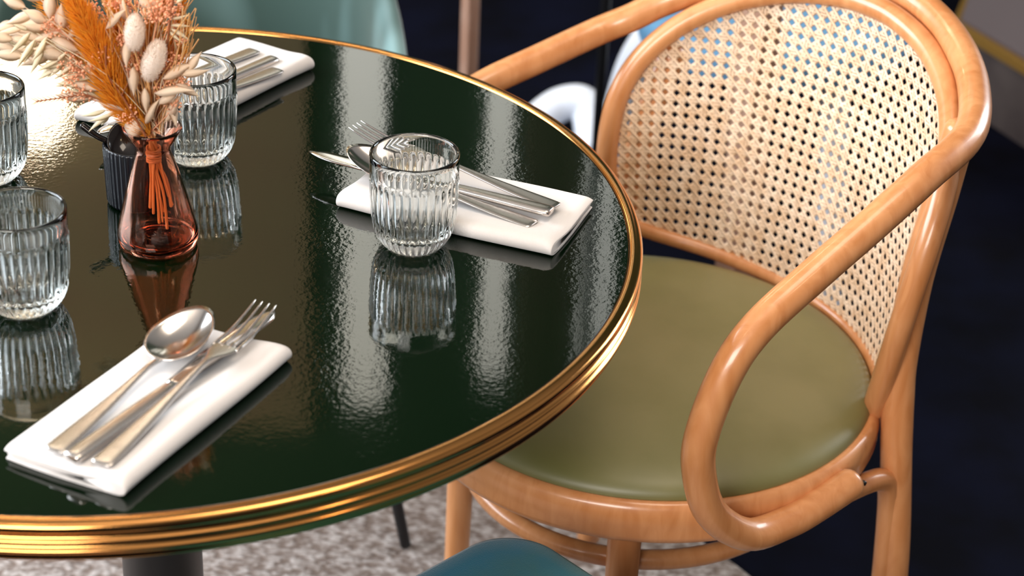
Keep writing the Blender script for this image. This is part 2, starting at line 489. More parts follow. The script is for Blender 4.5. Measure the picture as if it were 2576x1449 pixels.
dup(g0, (0.0385, 0.1330, TZ + 0.0003), 0.05, 'ribbed clear tumbler behind the flower vase, beside the back napkin')
dup(g0, (-0.0555, -0.1540, TZ + 0.0003), 0.09, 'ribbed clear tumbler at lower left, cut by the picture edge')
dup(g0, (-0.1425, 0.0740, TZ + 0.0003), 0.02, 'ribbed clear tumbler at far left, only a sliver in view')

# ------------------------------------------------------------------ napkins (local: x along length, y across, fold on the +y or -y side)
random.seed(7)
def napkin(name, label, cx, cy, rot, Ln, W, fold, seedv, lift=0.0, open_x=None):
    t = thing(name, label, 'napkin', (cx, cy, TZ), rot, 'folded white napkins on the green table')
    rnd = random.Random(seedv)
    nx = 44
    def sheet(prof, th, x0, x1, amp, skew=0.0):
        # prof: closed section (y, z) ring
        V_, F_ = [], []
        n = len(prof)
        for i in range(nx + 1):
            s = i / nx; x = x0 + (x1 - x0) * s
            e = min(1, min(s, 1 - s) / 0.025)
            for j, (y, z) in enumerate(prof):
                bump = amp * (sin(s * 5.1 + seedv + y * 30) * 0.5 + sin(s * 11.0 + seedv * 2.1) * 0.25 + sin(y * 60 + s * 3 + seedv) * 0.25)
                zz = z * (1 + bump * (z / 0.014)) if z > 0.001 else z
                mid = 0.0
                zz = zz * (0.80 + 0.20 * e) + (0 if z < 0.001 else 0)
                yy = y + 0.0020 * sin(s * 4 + seedv) * (1 if abs(y) > W * 0.3 else 0.3) + skew * (s - 0.5)
                xx = x + 0.0016 * sin(y * 40 + seedv * 3)
                V_.append((xx, yy, zz))
        for i in range(nx):
            for j in range(n):
                j2 = (j + 1) % n
                F_.append((i * n + j, i * n + j2, (i + 1) * n + j2, (i + 1) * n + j))
        F_.append(tuple(range(n))[::-1]); F_.append(tuple(nx * n + j for j in range(n)))
        return V_, F_
    h = W / 2
    def band(path, th):
        # offset a centre path to both sides
        up_, dn_ = [], []
        for i, (y, z) in enumerate(path):
            a = path[max(i - 1, 0)]; b = path[min(i + 1, len(path) - 1)]
            ty, tz_ = b[0] - a[0], b[1] - a[1]; l_ = hypot(ty, tz_) or 1
            ny, nz = -tz_ / l_, ty / l_
            up_.append((y + ny * th / 2, z + nz * th / 2)); dn_.append((y - ny * th / 2, z - nz * th / 2))
        # rounded tip
        return dn_ + up_[::-1]
    f_ = fold
    path = [(-h * f_ * 0.98, 0.0013), (-h * f_ * 0.5, 0.0013), (0, 0.0013), (h * f_ * 0.6, 0.0013), (h * f_ * 0.82, 0.0013)]
    for k in range(1, 8):
        a = -pi / 2 + pi * k / 8
        path.append((f_ * (h * 0.87 + 0.0070 * cos(a)), 0.0083 + 0.0070 * sin(a)))
    path += [(h * f_ * 0.75, 0.0150), (h * f_ * 0.55, 0.0134), (h * f_ * 0.3, 0.0116), (0, 0.0108), (-h * f_ * 0.4, 0.0104), (-h * f_ * 0.8, 0.0100), (-h * f_ * 1.0, 0.0094)]
    if f_ < 0: path = path[::-1]
    outer = sheet(band(path, 0.0024), 0, -Ln / 2, Ln / 2, 0.12)
    ip = [(-h * f_ * 0.97, 0.0056), (0, 0.0060), (h * f_ * 0.55, 0.0066), (h * f_ * 0.78, 0.0080)]
    if f_ < 0: ip = ip[::-1]
    inner = sheet(band(ip, 0.0040), 0, -Ln / 2 + 0.0015, Ln / 2 - 0.0015, 0.04)
    o = mesh_obj('outer_fold', *outer, M_linen, t)
    o2 = mesh_obj('inner_fold', *inner, M_linen, t)
    for q in (o, o2):
        md = q.modifiers.new('bevel', 'BEVEL'); md.width = 0.0009; md.segments = 2; md.limit_method = 'ANGLE'; md.angle_limit = radians(50)
        md = q.modifiers.new('sub', 'SUBSURF'); md.levels = 1; md.render_levels = 1
    return t
def place_nap(A, B, **k): pass
# near napkin: corners (0.076,-0.167) (0.165,-0.227) (0.075,-0.428) (-0.018,-0.371)
napkin('folded_napkin', 'folded white napkin under spoon, fork and knife at lower left of table', 0.0738, -0.2975, radians(64.8), 0.213, 0.103, -1, 1.3)
napkin('folded_napkin', 'folded white napkin behind the middle glass, nearest the cane chair', 0.2930, 0.0495, radians(-21.8), 0.208, 0.106, -1, 2.9)
napkin('folded_napkin', 'folded white napkin at the far side of the table, behind vase', 0.0365, 0.3025, radians(56.0), 0.172, 0.102, -1, 4.4)
napkin('folded_napkin', 'folded white napkin mostly hidden behind the dried flowers at left', -0.0380, 0.2180, radians(-22.0), 0.078, 0.075, -1, 6.1)

# ------------------------------------------------------------------ cutlery (local: handle end at x=0, tip at +x)
def strip_geo(st, crown=0.25):
    """st: list of (x, halfwidth, zc, halfthick): smooth bar"""
    V_, F_ = [], []
    n = 10
    for x, w_, zc, th in st:
        for k in range(n):
            a = 2 * pi * k / n
            ca, sa = cos(a), sin(a)
            y = w_ * (abs(ca) ** 0.55) * (1 if ca >= 0 else -1); z = th * (abs(sa) ** 0.7) * (1 if sa >= 0 else -1)
            V_.append((x, y, zc + z))
    for i in range(len(st) - 1):
        for k in range(n):
            k2 = (k + 1) % n
            F_.append((i * n + k, (i + 1) * n + k, (i + 1) * n + k2, i * n + k2))
    F_.append(tuple(range(n))); F_.append(tuple((len(st) - 1) * n + k for k in range(n))[::-1])
    return V_, F_
def subsurf(o, lv=1):
    md = o.modifiers.new('sub', 'SUBSURF'); md.levels = lv; md.render_levels = lv
def make_spoon(Ln=0.196):
    t = thing('table_spoon', '', 'spoon', group='steel spoons on the napkins')
    hb = Ln - 0.066
    st = [(0.0, 0.0078, 0.0022, 0.0010), (0.0015, 0.0092, 0.0022, 0.0014), (0.02, 0.0090, 0.0022, 0.0014), (0.06, 0.0068, 0.0030, 0.0015), (0.10, 0.0034, 0.0058, 0.0015),
          (hb - 0.012, 0.0024, 0.0072, 0.0018), (hb - 0.003, 0.0028, 0.0068, 0.0018), (hb + 0.004, 0.0050, 0.0060, 0.0011)]
    subsurf(mesh_obj('handle', *strip_geo(st), M_steelb, t))
    V_, F_ = [], []
    nr, ns = 10, 40
    a_, b_ = 0.0340, 0.0240
    def pt(u, ang, off):
        ca, sa = cos(ang), sin(ang)
        x = hb + a_ + a_ * u * ca
        wid = b_ * (1 - 0.16 * ca)
        y = wid * u * sa
        z = 0.0082 - 0.0090 * (1 - u ** 2.2) + off + 0.16 * (x - hb)
        return (x, y, z)
    for layer, off in ((0, 0.0), (1, -0.0011)):
        base = len(V_)
        V_.append(pt(0, 0, off))
        for i in range(1, nr + 1):
            for k in range(ns): V_.append(pt(i / nr, 2 * pi * k / ns, off))
        for k in range(ns):
            q = (base, base + 1 + k, base + 1 + (k + 1) % ns); F_.append(q if layer == 0 else q[::-1])
        for i in range(nr - 1):
            for k in range(ns):
                a = base + 1 + i * ns + k; b = base + 1 + i * ns + (k + 1) % ns
                q = (a, a + ns, b + ns, b); F_.append(q if layer == 0 else q[::-1])
    b0 = 1 + (nr - 1) * ns; b1 = (1 + nr * ns) + 1 + (nr - 1) * ns
    for k in range(ns): F_.append((b0 + (k + 1) % ns, b0 + k, b1 + k, b1 + (k + 1) % ns))
    mesh_obj('bowl', V_, F_, M_steel, t)
    return t
def make_fork(Ln=0.226):
    t = thing('table_fork', '', 'fork', group='steel forks on the napkins')
    hn = Ln - 0.092
    st = [(0.0, 0.0078, 0.0022, 0.0010), (0.0015, 0.0092, 0.0022, 0.0014), (0.02, 0.0090, 0.0022, 0.0015), (0.06, 0.0070, 0.0032, 0.0015), (0.10, 0.0036, 0.0058, 0.0016),
          (hn, 0.0026, 0.0078, 0.0018), (hn + 0.010, 0.0034, 0.0076, 0.0015), (hn + 0.018, 0.0080, 0.0066, 0.0011), (hn + 0.024, 0.0108, 0.0056, 0.0010), (hn + 0.032, 0.0122, 0.0044, 0.0010), (hn + 0.036, 0.0122, 0.0042, 0.0009)]
    subsurf(mesh_obj('handle', *strip_geo(st), M_steelb, t))
    for k in range(4):
        y = (k - 1.5) * 0.0069
        pts = []
        for i in range(9):
            s = i / 8
            x = hn + 0.031 + 0.061 * s
            z = 0.0042 - 0.0022 * sin(min(1, s * 1.6) * pi / 2) + 0.0095 * s ** 1.8
            pts.append((x, y * (1 - 0.10 * s), z))
        rad = [0.0016, 0.0016, 0.0015, 0.0014, 0.0013, 0.0012, 0.0011, 0.0009, 0.0006]
        mesh_obj('tine', *tube_geo(pts, rad, 8), M_steel, t)
    return t
def make_knife(Ln=0.244):
    t = thing('table_knife', '', 'knife', group='steel knives on the napkins')
    st = [(0.0, 0.0070, 0.0040, 0.0030), (0.0012, 0.0082, 0.0040, 0.0038), (0.02, 0.0080, 0.0040, 0.0038), (0.06, 0.0070, 0.0040, 0.0036), (0.105, 0.0056, 0.0040, 0.0032), (0.118, 0.0046, 0.0040, 0.0024)]
    subsurf(mesh_obj('handle', *strip_geo(st), M_steelb, t))
    V_, F_ = [], []
    x0 = 0.114
    n = 24
    for i in range(n + 1):
        s = i / n; x = x0 + (Ln - x0) * s
        wtop = 0.0062 + 0.0036 * min(1, s * 3)
        wtop *= 1 - max(0, (s - 0.72) / 0.28) ** 2.2 * 0.86
        wbot = -0.0060 - 0.0022 * min(1, s * 3)
        wbot *= 1 - max(0, (s - 0.86) / 0.14) ** 2 * 0.9
        for y, zz in ((wbot, 0.0040), (wbot * 0.4, 0.0047), (wtop * 0.6, 0.0048), (wtop, 0.0046), (wtop, 0.0034), (wtop * 0.6, 0.0032), (wbot * 0.4, 0.0033)):
            V_.append((x, y, zz))
    for i in range(n):
        for k in range(7):
            k2 = (k + 1) % 7; F_.append((i * 7 + k, i * 7 + k2, (i + 1) * 7 + k2, (i + 1) * 7 + k))
    F_.append(tuple(range(7))[::-1]); F_.append(tuple(n * 7 + k for k in range(7)))
    mesh_obj('blade', V_, F_, M_steel, t)
    return t
def lay(o, p0, p1, z, tiltdeg, label, roll=0.0):
    d = Vector((p1[0] - p0[0], p1[1] - p0[1]))
    o.location = (p0[0], p0[1], z)
    o.rotation_euler = (roll, -radians(tiltdeg), math.atan2(d.y, d.x))
    o['label'] = label
    return o
spoon, fork, knife = make_spoon(), make_fork(), make_knife()
def again(o): return dup(o, (0, 0, 0), 0, 'x')
ZN = TZ + 0.0136
lay(spoon, (0.0185, -0.3830), (0.0970, -0.2060), ZN + 0.0010, 0.2, 'steel spoon with bowl up on the near napkin at lower left')
lay(fork, (0.0550, -0.3990), (0.1430, -0.1960), ZN + 0.0022, 1.7, 'steel fork lying over the knife on the near napkin')
lay(knife, (0.0330, -0.3935), (0.1500, -0.1790), ZN + 0.0004, 0.3, 'steel knife under the fork on the near napkin')
lay(again(knife), (0.3700, 0.0100), (0.1535, 0.1050), ZN + 0.0030, 0.3, 'steel knife with thick shiny handle on the right-hand napkin', 0.0)
lay(again(spoon), (0.3550, -0.0050), (0.1800, 0.0960), ZN - 0.0002, 1.2, 'steel spoon behind the middle glass, nearest side of right-hand napkin')
lay(again(fork), (0.3745, 0.0210), (0.1905, 0.1400), ZN + 0.0045, 1.4, 'steel fork with tines up behind the middle glass rim')
lay(again(spoon), (0.0628, 0.3560), (-0.0530, 0.1930), ZN - 0.0005, 1.0, 'steel spoon on the back napkin, farthest of its three')
lay(again(knife), (0.0860, 0.3330), (-0.0500, 0.1420), ZN - 0.0012, 0.5, 'steel knife in the middle of the back napkin')
lay(again(fork), (0.0930, 0.3070), (-0.0240, 0.1380), ZN + 0.0005, 1.5, 'steel fork on the back napkin, nearest the ribbed glass')

# ------------------------------------------------------------------ vase
VX, VY = 0.0322, -0.0400
va = thing('flower_vase', 'small conical rose amber glass vase with flared rim', 'vase', (VX, VY, TZ + 0.0003))
vprof = [(0.0, 0.0008), (0.024, 0.0006), (0.0295, 0.0004), (0.0322, 0.0022), (0.0338, 0.0058), (0.0343, 0.0100), (0.0338, 0.0145), (0.0318, 0.0230), (0.0286, 0.0350), (0.0250, 0.0480),
         (0.0212, 0.0610), (0.0176, 0.0725), (0.0152, 0.0795), (0.0143, 0.0828), (0.0143, 0.0850), (0.0156, 0.0880), (0.0186, 0.0935), (0.0216, 0.0985), (0.0231, 0.1010), (0.0235, 0.1024), (0.0231, 0.1034), (0.0222, 0.1034), (0.0214, 0.1024),
         (0.0194, 0.0990), (0.0164, 0.0938), (0.0138, 0.0885), (0.0126, 0.0852), (0.0126, 0.0826), (0.0136, 0.0790), (0.0160, 0.0718), (0.0196, 0.0603), (0.0234, 0.0474), (0.0270, 0.0344),
         (0.0300, 0.0230), (0.0318, 0.0150), (0.0320, 0.0105), (0.0308, 0.0074), (0.0270, 0.0058), (0.015, 0.0052), (0.0, 0.0050)]
vprof = [(r * (1.05 if z > 0.09 else 1.0), z * 1.07) for r, z in vprof]
mesh_obj('vase_body', *lathe_geo(cat_rom(vprof, 3), 96), M_amber, va)

# ------------------------------------------------------------------ dried bouquet (local metres; origin at the vase rim centre)
bq = thing('dried_bouquet', 'bouquet of orange and cream dried flowers standing in amber vase', 'flowers', (VX, VY, TZ + 0.1095))
rnd = random.Random(11)
MM = 0.001
def v3(x, y, z): return Vector((x * MM, y * MM, z * MM))
# stems below the tie
geo = []
ends = [(-6, 2, -76), (-2, -5, -78), (2, -3, -88), (5, 3, -80), (9, -5, -92), (12, 2, -74), (0, 6, -70), (6, -8, -84), (-4, -2, -60), (10, 5, -66), (3, 0, -64), (14, -3, -70)]
for i, (x, y, z) in enumerate(ends):
    a = rnd.uniform(0, 6.28)
    top = v3(5 * cos(a), 5 * sin(a), 2)
    neck = v3(3.4 * cos(a + 2), 3.4 * sin(a + 2), -22)
    mid = v3(x * 0.6 + rnd.uniform(-2, 2), y * 0.6, -22 + (z + 22) * 0.5)
    pts = cat_rom([tuple(top), tuple(neck), tuple(mid), tuple(v3(x, y, z))], 6)
    geo.append(tube_geo(pts, rnd.uniform(0.0007, 0.0015), 6))
mesh_obj('cut_stems', *merge(*geo), M_stem, bq)
geo = []
for i in range(13):
    z = -17 - i * 1.15
    ring = [(5.6 * cos(a) * MM * (1 + 0.06 * sin(a * 3 + i)), 5.6 * sin(a) * MM, (z + 0.9 * sin(a + i * 1.3)) * MM) for a in [2 * pi * k / 20 for k in range(20)]]
    geo.append(tube_geo(ring, 0.0008, 6, closed=True))
mesh_obj('raffia_tie', *merge(*geo), M_raffia, bq)

def husk(p, d, ln, wd, twist=0.0, seg=7):
    """a pointed, slightly cupped leaf or husk, built with both faces"""
    d = Vector(d).normalized(); a = Vector((0, -1, 0.25))
    s = d.cross(a)
    if s.length < 0.1: s = d.cross(Vector((0, 0, 1)))
    s.normalize(); n_ = s.cross(d).normalized()
    s, n_ = s * cos(twist) + n_ * sin(twist), n_ * cos(twist) - s * sin(twist)
    V_, F_ = [], []
    for i in range(seg + 1):
        t = i / seg
        w_ = wd * (sin(pi * min(1, t ** 0.72)) ** 1.25) * 0.5 + 0.00008
        c = p + d * ln * t + n_ * ln * 0.10 * sin(pi * t)
        V_ += [tuple(c - s * w_ - n_ * w_ * 0.3), tuple(c + n_ * w_ * 0.10), tuple(c + s * w_ - n_ * w_ * 0.3), tuple(c - n_ * w_ * 0.02 - n_ * 0.00025)]
    for i in range(seg):
        for k in range(4):
            k2 = (k + 1) % 4; F_.append((i * 4 + k, i * 4 + k2, i * 4 + 4 + k2, i * 4 + 4 + k))
    return V_, F_
def twig(p0, p1, bend=0.15, r=0.0006, n=8):
    p0, p1 = Vector(p0), Vector(p1)
    d = p1 - p0
    mid = p0 + d * 0.5 + Vector((rnd.uniform(-1, 1), rnd.uniform(-1, 1), 0)) * d.length * bend * 0.5 + Vector((0, 0, d.length * bend * 0.5))
    return cat_rom([tuple(p0), tuple(mid), tuple(p1)], n // 2)
def rim_pt(dx=0):
    return v3(rnd.uniform(-9, 9) + dx, rnd.uniform(-7, 7), rnd.uniform(-4, 0))

# fine upright stems (stuff)
geo = []
for i in range(95):
    x = rnd.gauss(-12, 32); z = rnd.uniform(50, 125)
    x = x * (0.35 + z / 130)
    if x > 34: x = 30
    p1 = v3(x, rnd.uniform(-20, 26), z)
    pts = twig(rim_pt(), p1, 0.18)
    geo.append(tube_geo(pts, rnd.uniform(0.0003, 0.0006), 4, caps=False))
tag(mesh_obj('fine_stems', *merge(*geo), M_stem, bq), kind='stuff')

def blob(c, r, seg=6):
    V_, F_ = [], []
    prof = [(0, -r), (r * 0.75, -r * 0.62), (r, 0), (r * 0.75, r * 0.62), (0, r)]
    v, f = lathe_geo(prof, seg); v = [(c[0] + x, c[1] + y, c[2] + z) for x, y, z in v]
    return v, f
# salmon seed sprays: cluster centres (x, z) mm, radius mm, count
cl = [(-62, 58, 15, 110), (-48, 84, 14, 90), (-56, 100, 12, 80), (-32, 52, 12, 110), (-28, 34, 12, 130), (-40, 70, 10, 80), (-60, 38, 14, 60), (16, 88, 9, 38), (21, 78, 6, 14), (14, 60, 12, 60),
      (8, 36, 10, 70), (-8, 30, 11, 80), (4, 112, 14, 100), (-20, 112, 14, 100), (-12, 60, 10, 60), (24, 50, 10, 34), (-18, 20, 9, 60), (-80, 92, 12, 60), (-22, 78, 9, 60), (14, 108, 9, 60), (20, 26, 8, 26), (-36, 112, 12, 80)]
for (x, z, r, n) in cl:
    geo = []
    cy_ = rnd.uniform(-16, 10)
    c0 = v3(x, cy_, z)
    stemtop = c0 - v3(x, cy_, z + 6).normalized() * r * MM * 0.8
    geo.append(tube_geo(twig(rim_pt(), stemtop, 0.12), 0.0005, 5, caps=False))
    for i in range(n):
        while True:
            q = Vector((rnd.uniform(-1, 1), rnd.uniform(-1, 1), rnd.uniform(-1, 1)))
            if q.length < 1: break
        p = c0 + q * r * MM
        geo.append(blob(p, rnd.uniform(0.0007, 0.0013)))
        if i % 4 == 0:
            geo.append(tube_geo([tuple(stemtop), tuple((stemtop + p) / 2 + Vector((0, 0, 0.001))), tuple(p)], 0.00022, 3, caps=False))
    mesh_obj('seed_spray', *merge(*geo), M_berry, bq)

# orange plume with dark rib (large), plus ochre plumes behind
def plume(pts, wid, m_, n=900, seed=3, nm='feathery_plume', y=-12):
    r2 = random.Random(seed)
    c = cat_rom([(x * MM, y * MM, z * MM) for x, z in pts], 10)
    geo = []
    for i in range(n):
        t = r2.random() ** 0.9
        k = min(int(t * (len(c) - 1)), len(c) - 2)
        p = Vector(c[k]).lerp(Vector(c[k + 1]), r2.random()); d = (Vector(c[k + 1]) - Vector(c[k])).normalized()
        a = r2.uniform(0, 2 * pi)
        side = Vector((cos(a), sin(a) * 0.6, 0.1 * sin(a)))
        side = (side - d * side.dot(d)).normalized()
        ww = wid * MM * (0.35 + 0.65 * sin(pi * min(0.95, t * 0.9 + 0.1))) * r2.uniform(0.6, 1.1)
        e = p + side * ww * 0.75 + d * ww * 0.95
        mpt = p + side * ww * 0.45 + d * ww * 0.4
        geo.append(tube_geo([tuple(p), tuple(mpt), tuple(e)], [0.00042, 0.00036, 0.00012], 3, caps=False))
    o = mesh_obj(nm, *merge(*geo), m_, bq)
    mesh_obj('rib', *tube_geo([tuple(q) for q in c], [0.0011 - 0.0007 * i / len(c) for i in range(len(c))], 6), M_twig, o)
    return o
plume([(0, -2), (-18, 18), (-30, 38), (-42, 70), (-56, 100), (-74, 132)], 21, M_plume, 2600, 3)
plume([(-4, -2), (-40, 50), (-78, 88), (-108, 128)], 15, M_plumed, 900, 5, y=8)
plume([(2, -2), (-8, 40), (-2, 84), (10, 126)], 15, M_plumed, 900, 8, y=10)
plume([(0, -2), (0, 30), (12, 70), (22, 120)], 11, M_plume, 600, 9, y=14)
plume([(-2, -2), (-30, 40), (-66, 62), (-92, 74)], 11, M_plumed, 500, 12, y=12)

# bunny tails
def bunny(cx, cz, rx, rz, tilt, y):
    c = v3(cx, y, cz)
    V_, F_ = lathe_geo([(0, -rz)] + [(rx * sin(a) * (1.06 if a < 1.6 else 1), -rz * cos(a)) for a in [pi * k / 12 for k in range(1, 12)]] + [(0, rz)], 20)
    rot = Matrix.Rotation(radians(tilt), 3, 'Y')
    V_ = [tuple(c + rot @ (Vector(v) * MM)) for v in V_]
    geo = [(V_, F_)]
    r2 = random.Random(int(cx * 10))
    for i in range(1100):
        th = math.acos(r2.uniform(-1, 1)); a = r2.uniform(0, 2 * pi)
        nv = Vector((sin(th) * cos(a), sin(th) * sin(a), cos(th)))
        p = c + rot @ (Vector((nv.x * rx, nv.y * rx, nv.z * rz)) * MM)
        d = (rot @ (nv + Vector((0, 0, 0.8)))).normalized()
        geo.append(tube_geo([tuple(p), tuple(p + d * r2.uniform(1.2, 2.6) * MM)], [0.00022, 0.00006], 3, caps=False))
    o = mesh_obj('bunny_tail', *merge(*geo), M_bunny, bq)
    base = c + rot @ (v3(0, 0, -rz))
    mesh_obj('stalk', *tube_geo(twig(rim_pt(), base, 0.05), 0.0006, 5), M_stem, o)
bunny(-13, 93, 7.6, 15, 0, -20)
bunny(2.5, 68, 8.6, 18, 14, -16)

# bleached oat husks
def husk_group(name, m_, items, stem=True):
    geo = []
    for (x, y, z, dx, dy, dz, ln, wd) in items:
        p = v3(x, y, z)
        geo.append(husk(p, (dx, dy, dz), ln * MM, wd * MM, rnd.uniform(-0.6, 0.6)))
        if stem: geo.append(tube_geo(twig(rim_pt(), p, 0.2), 0.0004, 4, caps=False))
    return mesh_obj(name, *merge(*geo), m_, bq)
def fan(n, x0, x1, z0, z1, dirs, ln, wd, y0=-14, y1=6):
    out = []
    for i in range(n):
        out.append((rnd.uniform(x0, x1), rnd.uniform(y0, y1), rnd.uniform(z0, z1), dirs[0] + rnd.uniform(-0.3, 0.3), rnd.uniform(-0.2, 0.2), dirs[1] + rnd.uniform(-0.3, 0.3), rnd.uniform(*ln), rnd.uniform(*wd)))
    return out
husk_group('oat_spray', M_oat, fan(11, -100, -84, 70, 86, (-0.75, -0.9), (18, 26), (4, 5.5)))
husk_group('oat_spray', M_oat, fan(12, -84, -60, 52, 72, (-0.85, -0.6), (17, 24), (3.6, 5)))
husk_group('oat_spray', M_oat, fan(8, -70, -46, 40, 52, (-1.0, -0.25), (16, 22), (3.6, 5)))
husk_group('oat_spray', M_oat, [(-98, -8, 86, -1, 0, 0.35, 20, 4), (-84, -5, 88, -1, 0, -0.1, 24, 4.5), (-90, 0, 80, -0.8, 0, -0.6, 24, 6)])
husk_group('oat_spray', M_oat, [(-31, -12, 18, -0.8, 0, -0.75, 27, 5), (-27, -14, 20, -1, 0, -0.42, 26, 5), (-34, -10, 15, -0.45, 0, -0.7, 12, 3.5), (-36, -12, 20, -1, 0, -0.3, 22, 5)])
husk_group('oat_spray', M_oat, [(14, -6, 100, 1, 0, 0.35, 15, 3.4), (14, -6, 95, 1, 0, -0.02, 16, 3.2), (14, -6, 92, 0.9, 0, -0.55, 18, 3.6), (12, -6, 90, 0.9, 0, -0.75, 16, 3), (15, -4, 112, 0.9, 0, 0.6, 15, 3.2)])
husk_group('oat_spray', M_oat, fan(14, -20, 20, 96, 122, (0.1, 1), (14, 20), (3, 4.4), 0, 18))
husk_group('oat_spray', M_oat, fan(10, -92, -64, 78, 96, (-0.9, 0.15), (18, 24), (4, 6), 2, 16))
husk_group('oat_spray', M_oat, fan(12, -60, -34, 20, 40, (-0.9, 0.1), (14, 20), (3, 4), 0, 14))
plume([(2, -2), (-24, 40), (-34, 84), (-40, 128)], 16, M_plumed, 900, 21, y=16)
plume([(2, -2), (14, 30), (20, 60), (24, 92)], 9, M_plumed, 500, 22, y=12)
plume([(0, -2), (-46, 44), (-88, 60), (-108, 50)], 9, M_plumed, 420, 23, y=16)
# papery leaves
def leaf_group(items):
    for (x, y, z, dx, dz, ln, wd) in items:
        p = v3(x, y, z)
        o = mesh_obj('papery_leaf', *merge(husk(p, (dx, rnd.uniform(-0.3, 0.3), dz), ln * MM * 1.08, wd * MM * 1.05, rnd.uniform(-0.9, 0.9), 10),
                     tube_geo(twig(rim_pt(), p, 0.12), 0.0004, 4, caps=False)), M_leaf, bq)
leaf_group([(-104, -4, 104, -1, 0.25, 22, 9), (-96, -8, 102, -0.8, -0.35, 24, 9), (-92, -2, 110, -0.95, 0.5, 24, 9), (-86, -8, 94, -0.75, 0.5, 22, 11), (-84, -6, 88, -0.95, 0.12, 26, 11),
            (-84, -10, 98, 0.1, 1, 26, 12), (-74, -10, 88, 0.0, 1, 22, 12), (-70, -6, 80, 0.6, 0.6, 22, 9), (-104, 0, 118, -1, 0.0, 22, 9),
            (-46, -14, 48, -0.2, 1, 26, 9), (-38, -12, 92, 0.7, 0.7, 22, 10), (-20, -18, 84, 0.1, -1, 20, 10), (-14, -18, 62, 0.1, -1, 22, 9), (-4, -18, 44, 0.1, -1, 22, 9),
            (10, -16, 52, 1, 0.55, 28, 10), (24, -16, 56, 1, 0.25, 24, 9), (30, -16, 60, 0.6, 0.9, 18, 8), (22, -16, 48, 0.9, -0.5, 20, 8), (4, -18, 40, 1, 0.22, 34, 11), (8, -18, 30, 0.9, 0.75, 20, 9),
            (-10, -18, 16, -0.15, -1, 20, 17), (-4, -14, 10, 0.5, 1, 26, 10), (4, -12, 12, -0.4, 1, 28, 9), (-20, -16, 22, -0.9, 0.35, 24, 9), (12, -8, 10, 0.5, 1, 30, 11), (16, -8, 30, 0.3, -1, 22, 8),
            (-70, -12, 66, -0.9, 0.15, 30, 13), (-60, -12, 72, -0.9, 0.3, 28, 13), (-96, -10, 78, 0.8, 0.3, 22, 7), (-50, -14, 30, -1, 0.1, 26, 8), (-62, -14, 44, 0.9, -0.2, 24, 8)])
leaf_group([(-112 + 9 * (i % 5) + rnd.uniform(-3, 3), rnd.uniform(-8, 10), 88 - 11 * (i // 5) + rnd.uniform(-4, 4) - 1.5 * (i % 5), -1, rnd.uniform(-0.55, 0.35), rnd.uniform(20, 27), rnd.uniform(7, 11)) for i in range(15)])
leaf_group([(rnd.uniform(-30, 14), rnd.uniform(-4, 10), rnd.uniform(30, 110), rnd.uniform(-0.8, 0.6), 1, rnd.uniform(20, 26), rnd.uniform(7, 10)) for i in range(12)])
# rust coloured fern twig to the left
geo = []
main = cat_rom([(-0.006, -0.010, 0.0), (-0.026, -0.014, 0.020), (-0.050, -0.016, 0.034), (-0.072, -0.018, 0.032), (-0.092, -0.018, 0.028)], 6)
geo.append(tube_geo(main, 0.0006, 5))
for i in range(10, len(main)):
    p = Vector(main[i])
    for s in (-1, 1):
        geo.append(tube_geo([tuple(p), tuple(p + Vector((-0.005, -0.001, 0.0032 * s)))], [0.0004, 0.0002], 4, caps=False))
main = cat_rom([(-0.002, -0.018, 0.0), (-0.020, -0.020, 0.034), (-0.034, -0.020, 0.056), (-0.036, -0.020, 0.080)], 6)
geo.append(tube_geo(main, 0.0009, 5))
geo.append(tube_geo([(-0.022, -0.021, 0.038), (-0.016, -0.021, 0.052), (-0.018, -0.021, 0.062)], 0.0006, 5))
main = cat_rom([(0.004, -0.004, 0.0), (0.008, -0.006, 0.05), (0.012, -0.008, 0.085), (0.016, -0.008, 0.125)], 6)
geo.append(tube_geo(main, 0.0010, 5))
mesh_obj('rust_twig', *merge(*geo), M_twig, bq)

# the whole bunch leans a little to the right above the rim
def lean(o):
    if o.type == 'MESH':
        for v in o.data.vertices:
            if v.co.z > 0: v.co.x += 0.078 * v.co.z
    for c in o.children: lean(c)
for c in bq.children: lean(c)

# ------------------------------------------------------------------ black ribbed pot with a spoon
PX, PY = 0.0026, 0.0400
pot = thing('ribbed_pot', 'small black ribbed pot behind the amber vase', 'pot', (PX, PY, TZ + 0.0003))
pp = [(0.0, 0.0), (0.0270, 0.0), (0.0292, 0.0012), (0.0300, 0.0035), (0.0304, 0.02), (0.0308, 0.0500), (0.0308, 0.0555), (0.0303, 0.0572), (0.0292, 0.0576), (0.0283, 0.0570), (0.0278, 0.0545),
      (0.0276, 0.02), (0.0268, 0.008), (0.020, 0.005), (0.0, 0.005)]
def prf(r, z, a, i):
    if 2 <= i <= 6: return r + 0.00075 * (abs(cos(a * 20)) - 0.5)
    return r
mesh_obj('pot_body', *lathe_geo(pp, 320, prf), M_pot, pot)
bs = thing('black_spoon', 'short black spoon resting in the ribbed pot', 'spoon', (PX - 0.0105, PY - 0.006, TZ + 0.052))
V_, F_ = [], []
ns, nr = 32, 8
nrm = Vector((0.25, -0.62, 0.74)).normalized(); ax = Vector((0.80, 0.1, 0.0)); ax = (ax - nrm * ax.dot(nrm)).normalized(); ay = nrm.cross(ax)
for off in (0.0, -0.0014):
    for i in range(nr + 1):
        u = i / nr
        for k in range(ns):
            a = 2 * pi * k / ns
            p = ax * 0.0150 * u * cos(a) + ay * 0.0195 * u * sin(a) + nrm * (0.0060 * (u * u - 1) + off) + Vector((0.0, 0.0, 0.008))
            V_.append(tuple(p))
